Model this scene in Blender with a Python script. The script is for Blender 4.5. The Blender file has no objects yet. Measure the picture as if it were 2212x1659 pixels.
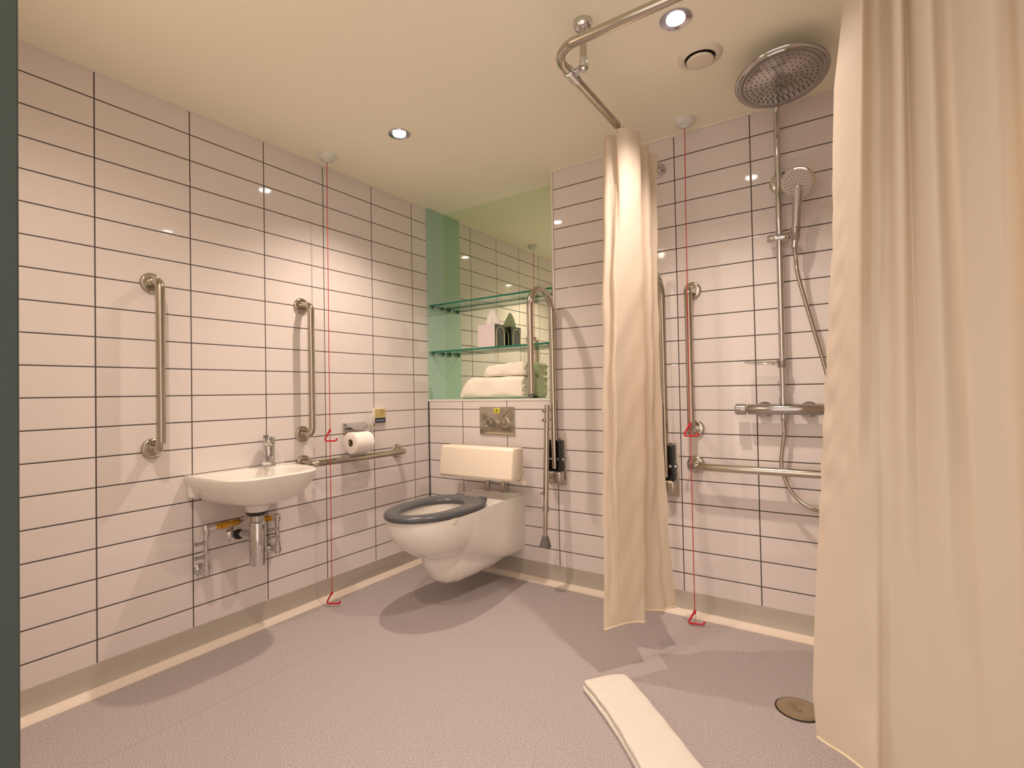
import bpy, bmesh, math, random
from mathutils import Vector, Matrix
random.seed(7)
PI = math.pi
scene = bpy.context.scene
col = scene.collection
ZC = 2.276           # ceiling height
XR = 2.95            # right wall
YF = -2.30           # doorway wall

# ------------------------------------------------------------------ materials
def new_mat(name):
    m = bpy.data.materials.new(name); m.use_nodes = True
    nt = m.node_tree
    return m, nt, nt.nodes['Principled BSDF']

def pmat(name, c, rough=0.5, metal=0.0, coat=0.0, spec=None, noise=0.0, nscale=200, bump=0.0):
    m, nt, b = new_mat(name)
    b.inputs['Base Color'].default_value = (*c, 1)
    b.inputs['Roughness'].default_value = rough
    b.inputs['Metallic'].default_value = metal
    b.inputs['Coat Weight'].default_value = coat
    b.inputs['Coat Roughness'].default_value = 0.05
    if spec is not None: b.inputs['Specular IOR Level'].default_value = spec
    if noise or bump:
        tc = nt.nodes.new('ShaderNodeTexCoord')
        n = nt.nodes.new('ShaderNodeTexNoise'); n.inputs['Scale'].default_value = nscale
        n.inputs['Detail'].default_value = 4
        nt.links.new(tc.outputs['Object'], n.inputs['Vector'])
        if noise:
            mx = nt.nodes.new('ShaderNodeMixRGB')
            mx.inputs[1].default_value = (*[v*(1-noise) for v in c], 1)
            mx.inputs[2].default_value = (*[min(1, v*(1+noise)) for v in c], 1)
            nt.links.new(n.outputs['Fac'], mx.inputs[0])
            nt.links.new(mx.outputs[0], b.inputs['Base Color'])
        if bump:
            bp = nt.nodes.new('ShaderNodeBump'); bp.inputs['Strength'].default_value = bump
            bp.inputs['Distance'].default_value = 0.002
            nt.links.new(n.outputs['Fac'], bp.inputs['Height'])
            nt.links.new(bp.outputs['Normal'], b.inputs['Normal'])
    return m

def tile_mat(name, axis, u0, w=0.33, z0=1.17632, h=0.11, g=0.0044):
    m, nt, b = new_mat(name)
    N = nt.nodes; L = nt.links
    tc = N.new('ShaderNodeTexCoord'); sp = N.new('ShaderNodeSeparateXYZ')
    L.new(tc.outputs['Object'], sp.inputs[0])
    def M(op, a, b_=None):
        n = N.new('ShaderNodeMath'); n.operation = op
        for i, v in enumerate((a, b_)):
            if v is None: continue
            if isinstance(v, (int, float)): n.inputs[i].default_value = v
            else: L.new(v, n.inputs[i])
        return n.outputs[0]
    def dist(src, o, per):
        q = M('DIVIDE', M('SUBTRACT', src, o), per)
        f = M('FRACT', M('ADD', q, 0.5))
        return M('MULTIPLY', M('ABSOLUTE', M('SUBTRACT', f, 0.5)), per)
    d = M('MINIMUM', dist(sp.outputs[axis], u0, w), dist(sp.outputs[2], z0, h))
    mask = N.new('ShaderNodeMapRange'); mask.interpolation_type = 'SMOOTHSTEP'
    mask.inputs['From Min'].default_value = g*0.5 - 0.0004; mask.inputs['From Max'].default_value = g*0.5 + 0.0004
    L.new(d, mask.inputs['Value'])                        # 0 in the grout, 1 on the tile
    mx = N.new('ShaderNodeMixRGB')
    mx.inputs[1].default_value = (0.055, 0.042, 0.040, 1); mx.inputs[2].default_value = (0.73, 0.672, 0.648, 1)
    L.new(mask.outputs[0], mx.inputs[0]); L.new(mx.outputs[0], b.inputs['Base Color'])
    r = N.new('ShaderNodeMapRange'); r.inputs['To Min'].default_value = 0.8; r.inputs['To Max'].default_value = 0.05
    L.new(mask.outputs[0], r.inputs['Value']); L.new(r.outputs[0], b.inputs['Roughness'])
    edge = N.new('ShaderNodeMapRange'); edge.interpolation_type = 'SMOOTHSTEP'
    edge.inputs['From Min'].default_value = g*0.3; edge.inputs['From Max'].default_value = g*0.5 + 0.003
    L.new(d, edge.inputs['Value'])
    bp = N.new('ShaderNodeBump'); bp.inputs['Strength'].default_value = 0.5; bp.inputs['Distance'].default_value = 0.0012
    L.new(edge.outputs[0], bp.inputs['Height']); L.new(bp.outputs['Normal'], b.inputs['Normal'])
    b.inputs['Specular IOR Level'].default_value = 0.5
    return m

M = {}
M['tile_l'] = tile_mat('white_wall_tile_yz', 1, -1.7848)
M['tile_b'] = tile_mat('white_wall_tile_xz', 0, 0.28187)
M['ceiling'] = pmat('cream_ceiling_paint', (0.97, 0.94, 0.77), 0.75, noise=0.01, nscale=3)
M['trimw'] = pmat('cream_trim', (0.80, 0.74, 0.66), 0.4)
M['silicone'] = pmat('black_joint', (0.02, 0.022, 0.022), 0.45)
M['skirt'] = pmat('grey_beige_coved_vinyl', (0.47, 0.42, 0.36), 0.5, noise=0.05, nscale=9)
M['cove'] = pmat('pale_cove_strip', (0.74, 0.64, 0.54), 0.5)
M['jamb'] = pmat('dark_door_frame_paint', (0.055, 0.075, 0.068), 0.5)
M['plaster'] = pmat('plain_wall_paint', (0.72, 0.66, 0.56), 0.7)
M['steel'] = pmat('polished_stainless', (0.52, 0.48, 0.41), 0.15, 1.0)
M['steel_b'] = pmat('brushed_stainless', (0.52, 0.48, 0.42), 0.26, 1.0)
M['chrome'] = pmat('chrome', (0.62, 0.62, 0.62), 0.06, 1.0)
M['chrome_d'] = pmat('darkened_chrome', (0.46, 0.44, 0.42), 0.14, 1.0)  # darker chrome copy; on the shower valve its tone paints in dark room reflections
M['brass'] = pmat('yellow_brass', (0.62, 0.36, 0.05), 0.28, 1.0)
M['ceramic'] = pmat('white_vitreous_china', (0.82, 0.79, 0.73), 0.10, coat=0.3)
M['seat'] = pmat('dark_grey_seat_plastic', (0.085, 0.088, 0.095), 0.28)
M['cushion'] = pmat('cream_vinyl_padding', (0.84, 0.74, 0.61), 0.45, bump=0.1, nscale=400)
M['plastic'] = pmat('white_plastic', (0.72, 0.73, 0.70), 0.4)
M['plastic_c'] = pmat('cream_plastic', (0.78, 0.72, 0.60), 0.45)
M['rubber'] = pmat('grey_rubber', (0.14, 0.13, 0.12), 0.7)
M['black'] = pmat('black_plastic', (0.012, 0.013, 0.015), 0.35)
M['dark'] = pmat('dark_slot', (0.02, 0.017, 0.014), 0.8)
M['red'] = pmat('red_cord', (0.50, 0.03, 0.035), 0.45)
M['redp'] = pmat('red_plastic_handle', (0.58, 0.012, 0.03), 0.3)
M['yellow'] = pmat('yellow_sticker', (0.68, 0.66, 0.02), 0.4)
M['gold'] = pmat('mustard_panel', (0.52, 0.42, 0.16), 0.45)
M['navy'] = pmat('dark_blue_band', (0.025, 0.03, 0.06), 0.4)
M['ink'] = pmat('olive_ink', (0.22, 0.20, 0.08), 0.5)
M['pale'] = pmat('pale_print', (0.42, 0.42, 0.48), 0.5)
M['paper'] = pmat('white_tissue_paper', (0.88, 0.83, 0.77), 0.9, bump=0.25, nscale=120)
M['card'] = pmat('brown_cardboard', (0.33, 0.22, 0.09), 0.8)
M['towel'] = pmat('cream_terry_towel', (0.94, 0.87, 0.75), 0.95, noise=0.05, nscale=500, bump=0.8)
M['mat'] = pmat('white_terry_mat', (0.76, 0.71, 0.64), 0.95, noise=0.04, nscale=450, bump=0.8)
M['boxside'] = pmat('dark_grey_box_side', (0.045, 0.045, 0.042), 0.25)
M['boxfront'] = pmat('pale_box_front', (0.70, 0.62, 0.62), 0.25)
M['greenpanel'] = pmat('back_painted_green_glass', (0.36, 0.54, 0.44), 0.06, coat=0.5)
M['edge'] = pmat('dark_green_glass_edge', (0.008, 0.16, 0.10), 0.15)
M['bronze'] = pmat('dull_bronze_steel', (0.50, 0.41, 0.28), 0.32, 1.0)
M['sprayface'] = pmat('pale_spray_plate', (0.60, 0.55, 0.52), 0.3)
M['nozzle'] = pmat('grey_nozzle_rubber', (0.09, 0.075, 0.065), 0.6)
M['bluering'] = pmat('polished_lamp_rim', (0.55, 0.55, 0.66), 0.12, 1.0)
M['hem'] = pmat('cream_hem_stitching', (0.80, 0.68, 0.48), 0.8)

def mirror_mat():
    m, nt, b = new_mat('green_tinted_mirror')
    b.inputs['Base Color'].default_value = (0.82, 0.91, 0.74, 1); b.inputs['Metallic'].default_value = 1
    b.inputs['Roughness'].default_value = 0.0
    return m
M['mirror'] = mirror_mat()

def glass_mat(name, tint, rough=0.0):
    m, nt, b = new_mat(name); N = nt.nodes; L = nt.links
    tr = N.new('ShaderNodeBsdfTransparent'); tr.inputs[0].default_value = (*tint, 1)
    gl = N.new('ShaderNodeBsdfGlossy'); gl.inputs['Roughness'].default_value = rough
    fr = N.new('ShaderNodeFresnel'); ge = N.new('ShaderNodeNewGeometry'); io = N.new('ShaderNodeMapRange')
    io.inputs['To Min'].default_value = 1.5; io.inputs['To Max'].default_value = 1/1.5
    L.new(ge.outputs['Backfacing'], io.inputs['Value']); L.new(io.outputs[0], fr.inputs['IOR'])
    mx = N.new('ShaderNodeMixShader')
    L.new(fr.outputs[0], mx.inputs[0]); L.new(tr.outputs[0], mx.inputs[1]); L.new(gl.outputs[0], mx.inputs[2])
    L.new(mx.outputs[0], N['Material Output'].inputs['Surface'])
    N.remove(b)
    return m
M['glass'] = glass_mat('clear_shelf_glass', (0.84, 0.95, 0.88))
M['clear'] = glass_mat('clear_acrylic', (0.86, 0.86, 0.84), 0.02)

def curtain_mat(name, c, tc_, trans):
    m, nt, b = new_mat(name); N = nt.nodes; L = nt.links
    tcn = N.new('ShaderNodeTexCoord'); nz = N.new('ShaderNodeTexNoise'); nz.inputs['Scale'].default_value = 14
    nz.inputs['Detail'].default_value = 5
    L.new(tcn.outputs['Object'], nz.inputs['Vector'])
    bp = N.new('ShaderNodeBump'); bp.inputs['Strength'].default_value = 0.25; bp.inputs['Distance'].default_value = 0.006
    L.new(nz.outputs['Fac'], bp.inputs['Height'])
    b.inputs['Base Color'].default_value = (*c, 1); b.inputs['Roughness'].default_value = 0.55
    b.inputs['Sheen Weight'].default_value = 0.15
    L.new(bp.outputs['Normal'], b.inputs['Normal'])
    t = N.new('ShaderNodeBsdfTranslucent'); t.inputs[0].default_value = (*tc_, 1)
    L.new(bp.outputs['Normal'], t.inputs['Normal'])
    mx = N.new('ShaderNodeMixShader'); mx.inputs[0].default_value = trans
    L.new(b.outputs[0], mx.inputs[1]); L.new(t.outputs[0], mx.inputs[2])
    L.new(mx.outputs[0], N['Material Output'].inputs['Surface'])
    return m
M['curtain'] = curtain_mat('cream_curtain_fabric', (0.78, 0.74, 0.685), (0.98, 0.83, 0.575), 0.46)

def floor_mat():
    m, nt, b = new_mat('speckled_mauve_grey_vinyl'); N = nt.nodes; L = nt.links
    tc = N.new('ShaderNodeTexCoord')
    n1 = N.new('ShaderNodeTexNoise'); n1.inputs['Scale'].default_value = 330; n1.inputs['Detail'].default_value = 2
    n2 = N.new('ShaderNodeTexVoronoi'); n2.inputs['Scale'].default_value = 210
    n3 = N.new('ShaderNodeTexNoise'); n3.inputs['Scale'].default_value = 2.2; n3.inputs['Detail'].default_value = 3
    for n in (n1, n2, n3): L.new(tc.outputs['Object'], n.inputs['Vector'])
    cr = N.new('ShaderNodeValToRGB')
    cr.color_ramp.elements[0].position = 0.34; cr.color_ramp.elements[0].color = (0.21, 0.185, 0.19, 1)
    cr.color_ramp.elements[1].position = 0.66; cr.color_ramp.elements[1].color = (0.60, 0.53, 0.525, 1)
    L.new(n1.outputs['Fac'], cr.inputs[0])
    sp = N.new('ShaderNodeValToRGB')
    sp.color_ramp.elements[0].position = 0.12; sp.color_ramp.elements[0].color = (1, 1, 1, 1)
    sp.color_ramp.elements[1].position = 0.2; sp.color_ramp.elements[1].color = (0, 0, 0, 1)
    L.new(n2.outputs['Distance'], sp.inputs[0])
    fm = N.new('ShaderNodeMath'); fm.operation = 'MULTIPLY'; fm.inputs[1].default_value = 0.45
    L.new(sp.outputs[0], fm.inputs[0])
    mx = N.new('ShaderNodeMixRGB'); mx.inputs[2].default_value = (0.78, 0.71, 0.67, 1)
    L.new(fm.outputs[0], mx.inputs[0]); L.new(cr.outputs[0], mx.inputs[1])
    # welded sheet seam running parallel to the left wall
    s = N.new('ShaderNodeSeparateXYZ'); L.new(tc.outputs['Object'], s.inputs[0])
    a = N.new('ShaderNodeMath'); a.operation = 'SUBTRACT'; a.inputs[1].default_value = 0.44; L.new(s.outputs[0], a.inputs[0])
    a2 = N.new('ShaderNodeMath'); a2.operation = 'ABSOLUTE'; L.new(a.outputs[0], a2.inputs[0])
    a3 = N.new('ShaderNodeMath'); a3.operation = 'LESS_THAN'; a3.inputs[1].default_value = 0.0018; L.new(a2.outputs[0], a3.inputs[0])
    a4 = N.new('ShaderNodeMath'); a4.operation = 'MULTIPLY'; a4.inputs[1].default_value = 0.5; L.new(a3.outputs[0], a4.inputs[0])
    ms = N.new('ShaderNodeMixRGB'); ms.inputs[2].default_value = (0.27, 0.20, 0.16, 1)
    L.new(a4.outputs[0], ms.inputs[0]); L.new(mx.outputs[0], ms.inputs[1])
    L.new(ms.outputs[0], b.inputs['Base Color'])
    r = N.new('ShaderNodeMapRange'); r.inputs['To Min'].default_value = 0.36; r.inputs['To Max'].default_value = 0.52
    L.new(n3.outputs['Fac'], r.inputs['Value']); L.new(r.outputs[0], b.inputs['Roughness'])
    bp = N.new('ShaderNodeBump'); bp.inputs['Strength'].default_value = 0.06; bp.inputs['Distance'].default_value = 0.0006
    L.new(n1.outputs['Fac'], bp.inputs['Height']); L.new(bp.outputs['Normal'], b.inputs['Normal'])
    return m
M['floor'] = floor_mat()

def emit_mat(name, c, s):
    m, nt, b = new_mat(name)
    b.inputs['Base Color'].default_value = (0.9, 0.9, 0.9, 1)
    b.inputs['Emission Color'].default_value = (*c, 1); b.inputs['Emission Strength'].default_value = s
    return m
M['lamp'] = emit_mat('lit_lamp', (1.0, 0.93, 0.88), 30)

# ------------------------------------------------------------------ mesh helpers (all in world coordinates)
V = Vector
class B:
    """collects shapes; build() links them as one mesh object"""
    def __init__(s): s.bm = bmesh.new(); s.mi = 0
    def _face(s, vs):
        try:
            f = s.bm.faces.new(vs); f.material_index = s.mi; return f
        except ValueError: return None
    def loft(s, rings, closed=True, cap0=True, cap1=True):
        R = [[s.bm.verts.new(p) for p in r] for r in rings]
        n = len(R[0])
        for a, b in zip(R[:-1], R[1:]):
            for i in range(n if closed else n-1):
                j = (i+1) % n
                s._face((a[i], a[j], b[j], b[i]))
        if cap0: s._face(R[0][::-1])
        if cap1: s._face(R[-1])
        return s
    def tube(s, path, r, n=16, cap=True):
        path = [V(p) for p in path]
        rr = r if isinstance(r, (list, tuple)) else [r]*len(path)
        t0 = (path[1]-path[0]).normalized()
        up = V((0, 0, 1)) if abs(t0.z) < 0.9 else V((1, 0, 0))
        nrm = t0.cross(up).normalized(); rings = []
        for i, p in enumerate(path):
            if i == 0: t = t0
            elif i == len(path)-1: t = (path[i]-path[i-1]).normalized()
            else: t = ((path[i+1]-path[i]).normalized() + (path[i]-path[i-1]).normalized()).normalized()
            nrm = (nrm - t*nrm.dot(t)).normalized(); bn = t.cross(nrm)
            k = 1.0
            if 0 < i < len(path)-1:
                c = (path[i]-path[i-1]).normalized().dot(t); k = 1/max(c, 0.5)
            rings.append([p + (nrm*math.cos(2*PI*q/n) + bn*math.sin(2*PI*q/n))*rr[i]*(k if k < 1.05 else 1.0) for q in range(n)])
        return s.loft(rings, True, cap, cap)
    def lathe(s, o, ax, prof, n=32, cap0=True, cap1=True):
        """prof: (distance along axis, radius)"""
        o = V(o); ax = V(ax).normalized()
        up = V((0, 0, 1)) if abs(ax.z) < 0.9 else V((1, 0, 0))
        a = ax.cross(up).normalized(); b = ax.cross(a)
        return s.loft([[o + ax*d + (a*math.cos(2*PI*q/n) + b*math.sin(2*PI*q/n))*max(r, 1e-4) for q in range(n)] for d, r in prof], True, cap0, cap1)
    def box(s, lo, hi, bev=0.0, seg=2):
        lo = V(lo); hi = V(hi); vs = []
        for z in (lo.z, hi.z):
            for x, y in ((lo.x, lo.y), (hi.x, lo.y), (hi.x, hi.y), (lo.x, hi.y)): vs.append(s.bm.verts.new((x, y, z)))
        fs = [s._face([vs[i] for i in q]) for q in ((3, 2, 1, 0), (4, 5, 6, 7), (0, 1, 5, 4), (1, 2, 6, 5), (2, 3, 7, 6), (3, 0, 4, 7))]
        if bev:
            es = {e for f in fs for e in f.edges}
            bmesh.ops.bevel(s.bm, geom=list(es), offset=bev, segments=seg, affect='EDGES', profile=0.5, clamp_overlap=True)
        return s
    def prism(s, poly, d, bev=0.0):
        """poly: ring of points, extruded by vector d"""
        d = V(d); a = [V(p) for p in poly]
        v0 = len(s.bm.verts)
        s.loft([a, [p+d for p in a]])
        return s
    def build(s, name, mats, parent=None, smooth=True, angle=40, sub=0, post=None):
        bm = s.bm
        bmesh.ops.recalc_face_normals(bm, faces=bm.faces)
        off = parent.location if parent is not None and parent.get('_root') else None
        if off is None and parent is not None:
            off = Vector(parent['_off']) if '_off' in parent else V((0, 0, 0))
        if off is not None:
            for v in bm.verts: v.co -= V(off)
        if smooth:
            for f in bm.faces: f.smooth = True
            for e in bm.edges:
                if len(e.link_faces) == 2 and e.calc_face_angle(0) > math.radians(angle): e.smooth = False
        me = bpy.data.meshes.new(name); bm.to_mesh(me); bm.free()
        for m in (mats if isinstance(mats, (list, tuple)) else [mats]): me.materials.append(m)
        o = bpy.data.objects.new(name, me); col.objects.link(o)
        if parent is not None:
            o.parent = parent; o['_off'] = tuple(off)
        if sub:
            md = o.modifiers.new('sub', 'SUBSURF'); md.levels = sub; md.render_levels = sub
        return o

def thing(name, label, cat, loc=(0, 0, 0), group=None):
    o = bpy.data.objects.new(name, None); col.objects.link(o); o.location = loc
    o.empty_display_size = 0.05
    o['label'] = label; o['category'] = cat; o['_root'] = 1
    if group: o['group'] = group
    return o
def tag(o, label, cat, group=None):
    o['label'] = label; o['category'] = cat
    if group: o['group'] = group
    return o
def struct(o): o['kind'] = 'structure'; return o

def fillet(pts, r, n=8):
    pts = [V(p) for p in pts]; out = [pts[0]]
    for i in range(1, len(pts)-1):
        a, p, b = pts[i-1], pts[i], pts[i+1]
        u = (a-p).normalized(); w = (b-p).normalized()
        ang = u.angle(w)
        rr = r[i-1] if isinstance(r, (list, tuple)) else r
        d = min(rr/math.tan(ang/2), (a-p).length*0.499, (b-p).length*0.499); rr = d*math.tan(ang/2)
        bis = (u+w).normalized(); c = p + bis*(rr/math.sin(ang/2))
        s0 = p+u*d-c; s1 = p+w*d-c
        tot = s0.angle(s1); axis = s0.cross(s1).normalized()
        for k in range(n+1): out.append(c + Matrix.Rotation(tot*k/n, 3, axis) @ s0)
    out.append(pts[-1]); return out

def crom(pts, n=8):
    pts = [V(p) for p in pts]; P = [2*pts[0]-pts[1]] + pts + [2*pts[-1]-pts[-2]]; out = []
    for i in range(1, len(P)-2):
        p0, p1, p2, p3 = P[i-1:i+3]
        for k in range(n):
            t = k/n
            out.append(0.5*((2*p1) + (p2-p0)*t + (2*p0-5*p1+4*p2-p3)*t*t + (3*p1-p0-3*p2+p3)*t**3))
    out.append(pts[-1]); return out

def boolean(o, cutter, op='DIFFERENCE'):
    md = o.modifiers.new('b', 'BOOLEAN'); md.operation = op; md.object = cutter; md.solver = 'EXACT'
    bpy.context.view_layer.update()
    dg = bpy.context.evaluated_depsgraph_get()
    me = bpy.data.meshes.new_from_object(o.evaluated_get(dg)); o.modifiers.clear()
    old = o.data; o.data = me; me.name = old.name
    bpy.data.objects.remove(cutter)
    bm = bmesh.new(); bm.from_mesh(me)
    for f in bm.faces: f.smooth = True
    for e in bm.edges: e.smooth = not (len(e.link_faces) == 2 and e.calc_face_angle(0) > math.radians(40))
    bm.to_mesh(me); bm.free()

# ------------------------------------------------------------------ the room
# floor, with a hole-free slab
struct(B().box((-0.2, YF-1.4, -0.10), (XR+0.2, 0.3, 0.0)).build('floor', M['floor'], smooth=False))
struct(B().box((-0.2, YF-0.12, ZC), (XR+0.2, 0.3, ZC+0.1)).build('ceiling', M['ceiling'], smooth=False))
struct(B().box((-0.15, YF-0.12, 0.0), (0.0, 0.30, ZC)).build('wall_left', M['tile_l'], smooth=False))
b = B()
b.box((0.0, 0.0, 0.0), (0.938, 0.30, 1.012))            # below the recess
b.box((0.938, 0.0, 0.0), (XR, 0.30, ZC))                 # right of the recess
b.box((0.0, 0.182, 1.012), (0.938, 0.30, ZC))            # behind the mirror
struct(b.build('wall_back', M['tile_b'], smooth=False))
struct(B().box((XR, YF-0.12, 0.0), (XR+0.15, 0.30, ZC)).build('wall_right', M['tile_l'], smooth=False))
struct(B().box((0.0, YF-0.12, 0.0), (1.29, YF, ZC)).build('wall_front', M['plaster'], smooth=False))
struct(B().box((1.29, YF-0.14, 0.0), (1.327, YF+0.015, ZC), 0.003).build('trim_doorframe', M['jamb'], smooth=False))
# bead between tiles and ceiling
struct(B().box((0.0, YF, ZC-0.012), (0.006, 0.0, ZC)).build('trim_ceiling_left', M['trimw'], smooth=False))
struct(B().box((0.938, -0.006, ZC-0.012), (XR, 0.0, ZC)).build('trim_ceiling_back', M['trimw'], smooth=False))
# edge bead of the mirror recess, ledge bead, dark corner joint
struct(B().box((0.932, -0.004, 1.012), (0.943, 0.010, ZC), 0.001).build('trim_recess', M['trimw'], smooth=False))
struct(B().box((0.0, -0.004, 1.006), (0.943, 0.004, 1.016), 0.001).build('trim_ledge', M['trimw'], smooth=False))
struct(B().box((0.0, -0.006, 0.10), (0.006, 0.0, 1.006)).build('trim_corner', M['silicone'], smooth=False))
# coved vinyl skirting: upstand in grey, pale cove strip at its foot
def skirt_profile(): return [(0.0, 0.104), (0.004, 0.104), (0.005, 0.06), (0.007, 0.035), (0.012, 0.022), (0.0, 0.020)]
def cove_profile():
    pr = [(0.0, 0.024), (0.0125, 0.022)]
    for k in range(1, 7):
        a = k/6; pr.append((0.0125 + 0.034*a, 0.022*(1-a)**1.5 + 0.002))
    pr += [(0.0465, 0.0), (0.0, 0.0)]
    return pr
def run(pr, axis):
    if axis == 'L': return [[V((u, YF, z)) for u, z in pr], [V((u, -u if u > 0 else 0.0, z)) for u, z in pr]]
    return [[V((u if u > 0 else 0.0, -u, z)) for u, z in pr], [V((XR, -u, z)) for u, z in pr]]
struct(B().loft(run(skirt_profile(), 'L')).build('baseboard_left', M['skirt'], angle=60))
struct(B().loft(run(skirt_profile(), 'B')).build('baseboard_back', M['skirt'], angle=60))
struct(B().loft(run(cove_profile(), 'L')).build('trim_cove_left', M['cove'], angle=60))
struct(B().loft(run(cove_profile(), 'B')).build('trim_cove_back', M['cove'], angle=60))

# ------------------------------------------------------------------ mirror recess
tag(B().box((0.0, 0.170, 1.021), (0.938, 0.182, ZC)).build('mirror', M['mirror'], smooth=False),
    'tall green-tinted mirror at the back of the wall recess', 'mirror')
struct(B().box((0.0, 0.0, 1.021), (0.006, 0.170, ZC)).build('wall_recess', M['greenpanel'], smooth=False))
tag(B().box((0.0, -0.002, 1.012), (0.934, 0.182, 1.021), 0.001).build('ledge_slab', M['greenpanel'], smooth=False),
    'green glass ledge at the foot of the mirror, under the towels', 'ledge')
def glass_shelf(z, x1, label):
    t = thing('glass_shelf', label, 'shelf', (0.46, 0.09, z), 'glass shelves across the mirror')
    b = B(); b.box((0.012, 0.012, z), (x1, 0.160, z+0.011))
    for f in b.bm.faces: f.material_index = 1 if abs(f.normal.z) < 0.5 and f.calc_center_median().z < z+0.0109 and f.calc_center_median().z > z+0.0001 else 0
    b.build('pane', [M['glass'], M['edge']], t, smooth=False)
    for y in (0.04, 0.135):
        for x in (0.006, x1-0.03):
            b = B(); b.lathe((x, y, z-0.008), (1, 0, 0), [(0, 0.007), (0.028, 0.007), (0.030, 0.005)], 14); b.build('support_stud', M['chrome_d'], t)
    return t
glass_shelf(1.624, 0.930, 'upper glass shelf across the mirror, empty, with dark green edge')
glass_shelf(1.320, 0.900, 'lower glass shelf across the mirror carrying the tissue box')

# tissue box
t = thing('tissue_box', 'square tissue box with pale front on the lower glass shelf', 'tissue box', (0.455, 0.07, 1.3315))
b = B(); x0, x1, y0, y1, z0, z1 = 0.392, 0.520, 0.022, 0.135, 1.3315, 1.470
b.box((x0, y0, z0), (x1, y1, z1), 0.002)
for f in b.bm.faces:
    f.material_index = 0 if f.normal.y < -0.5 else 1
b.build('box_body', [M['boxfront'], M['boxside']], t, smooth=False)
def arch(xp, ya, yb, za, zb):
    pts = [(xp, ya, za)]; r = (yb-ya)/2; c = (ya+yb)/2
    for k in range(13): a = PI - PI*k/12; pts.append((xp, c+r*math.cos(a), zb-r+r*math.sin(a)))
    pts.append((xp, yb, za)); return pts
b = B(); b.tube(arch(x1+0.001, y0+0.014, y1-0.014, z0+0.004, z1-0.015), 0.0032, 6); b.build('arch_outline', M['bronze'], t)
b = B(); b.tube([(p[1]-y0+x0+0.006, y1+0.001, p[2]) for p in arch(0, y0+0.010, y1-0.012, z0+0.004, z1-0.015)], 0.0032, 6); b.build('arch_outline', M['bronze'], t)
b = B(); rings = []
for k in range(9):
    h = k/8; n = 24; ring = []
    for q in range(n):
        a = 2*PI*q/n; fold = 1 + 0.35*math.sin(3*a+1+h*1.5) + 0.15*math.sin(7*a)
        rr = (0.036*(1-h)**0.6 + 0.004)*fold
        ring.append(V((0.462 + 1.1*rr*math.cos(a) + 0.012*h, 0.078 + 0.55*rr*math.sin(a), z1 - 0.004 + 0.095*h + 0.006*math.sin(5*a)*h)))
    rings.append(ring)
b.loft(rings); b.build('tissue', M['paper'], t, angle=80)

# folded towels: a looped sheet in the y-z section, extruded along x
def folded_towel(name, label, x0, x1, y0, y1, z0, z1, layers, skew, group):
    t = thing(name, label, 'towel', ((x0+x1)/2, (y0+y1)/2, z0), group)
    th = (z1-z0)/layers
    NX = 40
    def bump(u, v, s): return 0.0022*math.sin(u*9+s)*math.cos(v*5+2*s) + 0.0012*math.sin(u*23+s*3)
    # outer wrap
    b = B(); rings = []
    for i in range(NX+1):
        u = i/NX; x = x0 + (x1-x0)*u
        e = min(u, 1-u)/0.5
        er = 0.24 if layers == 3 else 0.16
        if u < 0.5: sc = min(1.0, (1-(1-min(1, u/er))**2.2)**0.5 if u < er else 1.0)   # rounded folded end on the left
        else: sc = 1.0 if u < 0.965 else 1 - 0.12*((u-0.965)/0.035)**2
        sc = max(sc, 0.25)
        zc = z0 + (z1-z0)*sc/2
        ring = []
        n = 40
        for q in range(n):
            a = 2*PI*q/n; ca, sa = math.cos(a), math.sin(a); p = 0.42
            yy = (y0+y1)/2 + (y1-y0)/2*(abs(ca)**p)*(1 if ca > 0 else -1)*(0.8+0.2*sc)
            zz = zc + (z1-z0)*sc/2*(abs(sa)**p)*(1 if sa > 0 else -1)
            zz += (skew*(u-0.5) + bump(u, a, layers))*(1 if sa > 0.05 else 0)
            yy += bump(u*1.3, a, 3+layers)
            ring.append(V((x, yy, max(zz, z0))))
        rings.append(ring)
    b.loft(rings); b.build('folded_cloth', M['towel'], t, angle=70)
    # loops of the fold showing at the open right end
    b = B()
    for k in range(layers):
        zc = z0 + th*(k+0.5)
        path = []
        ya, yb = y0+0.012, y1-0.012
        r = th*0.24
        path = [V((x1+0.001, yb, zc+r)), V((x1+0.001, ya+r, zc+r))]
        for q in range(1, 8): a = PI/2 + PI*q/8; path.append(V((x1+0.001, ya+r+r*math.cos(a), zc+r*math.sin(a))))
        path += [V((x1+0.001, ya+r, zc-r)), V((x1+0.001, yb, zc-r))]
        dense = []
        for a_, b_ in zip(path[:-1], path[1:]):
            m_ = max(1, int((b_-a_).length/0.01))
            for j in range(m_): dense.append(a_.lerp(b_, j/m_))
        dense.append(path[-1])
        dense = [p + V((0.003*math.sin(p.y*160+k), 0, 0.0025*math.sin(p.y*90+k*2))) for p in dense]
        b.tube(dense, r*0.62, 8)
    b.build('fold_edge', M['towel'], t, angle=80)
    return t
folded_towel('folded_towel', 'large folded cream towel lying directly on the glass ledge', 0.245, 0.705, 0.018, 0.150, 1.021, 1.150, 3, 0.0, 'folded towels on the ledge')
folded_towel('folded_towel', 'smaller cream towel folded on top of the large towel', 0.425, 0.712, 0.030, 0.145, 1.152, 1.228, 2, 0.016, 'folded towels on the ledge')

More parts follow.
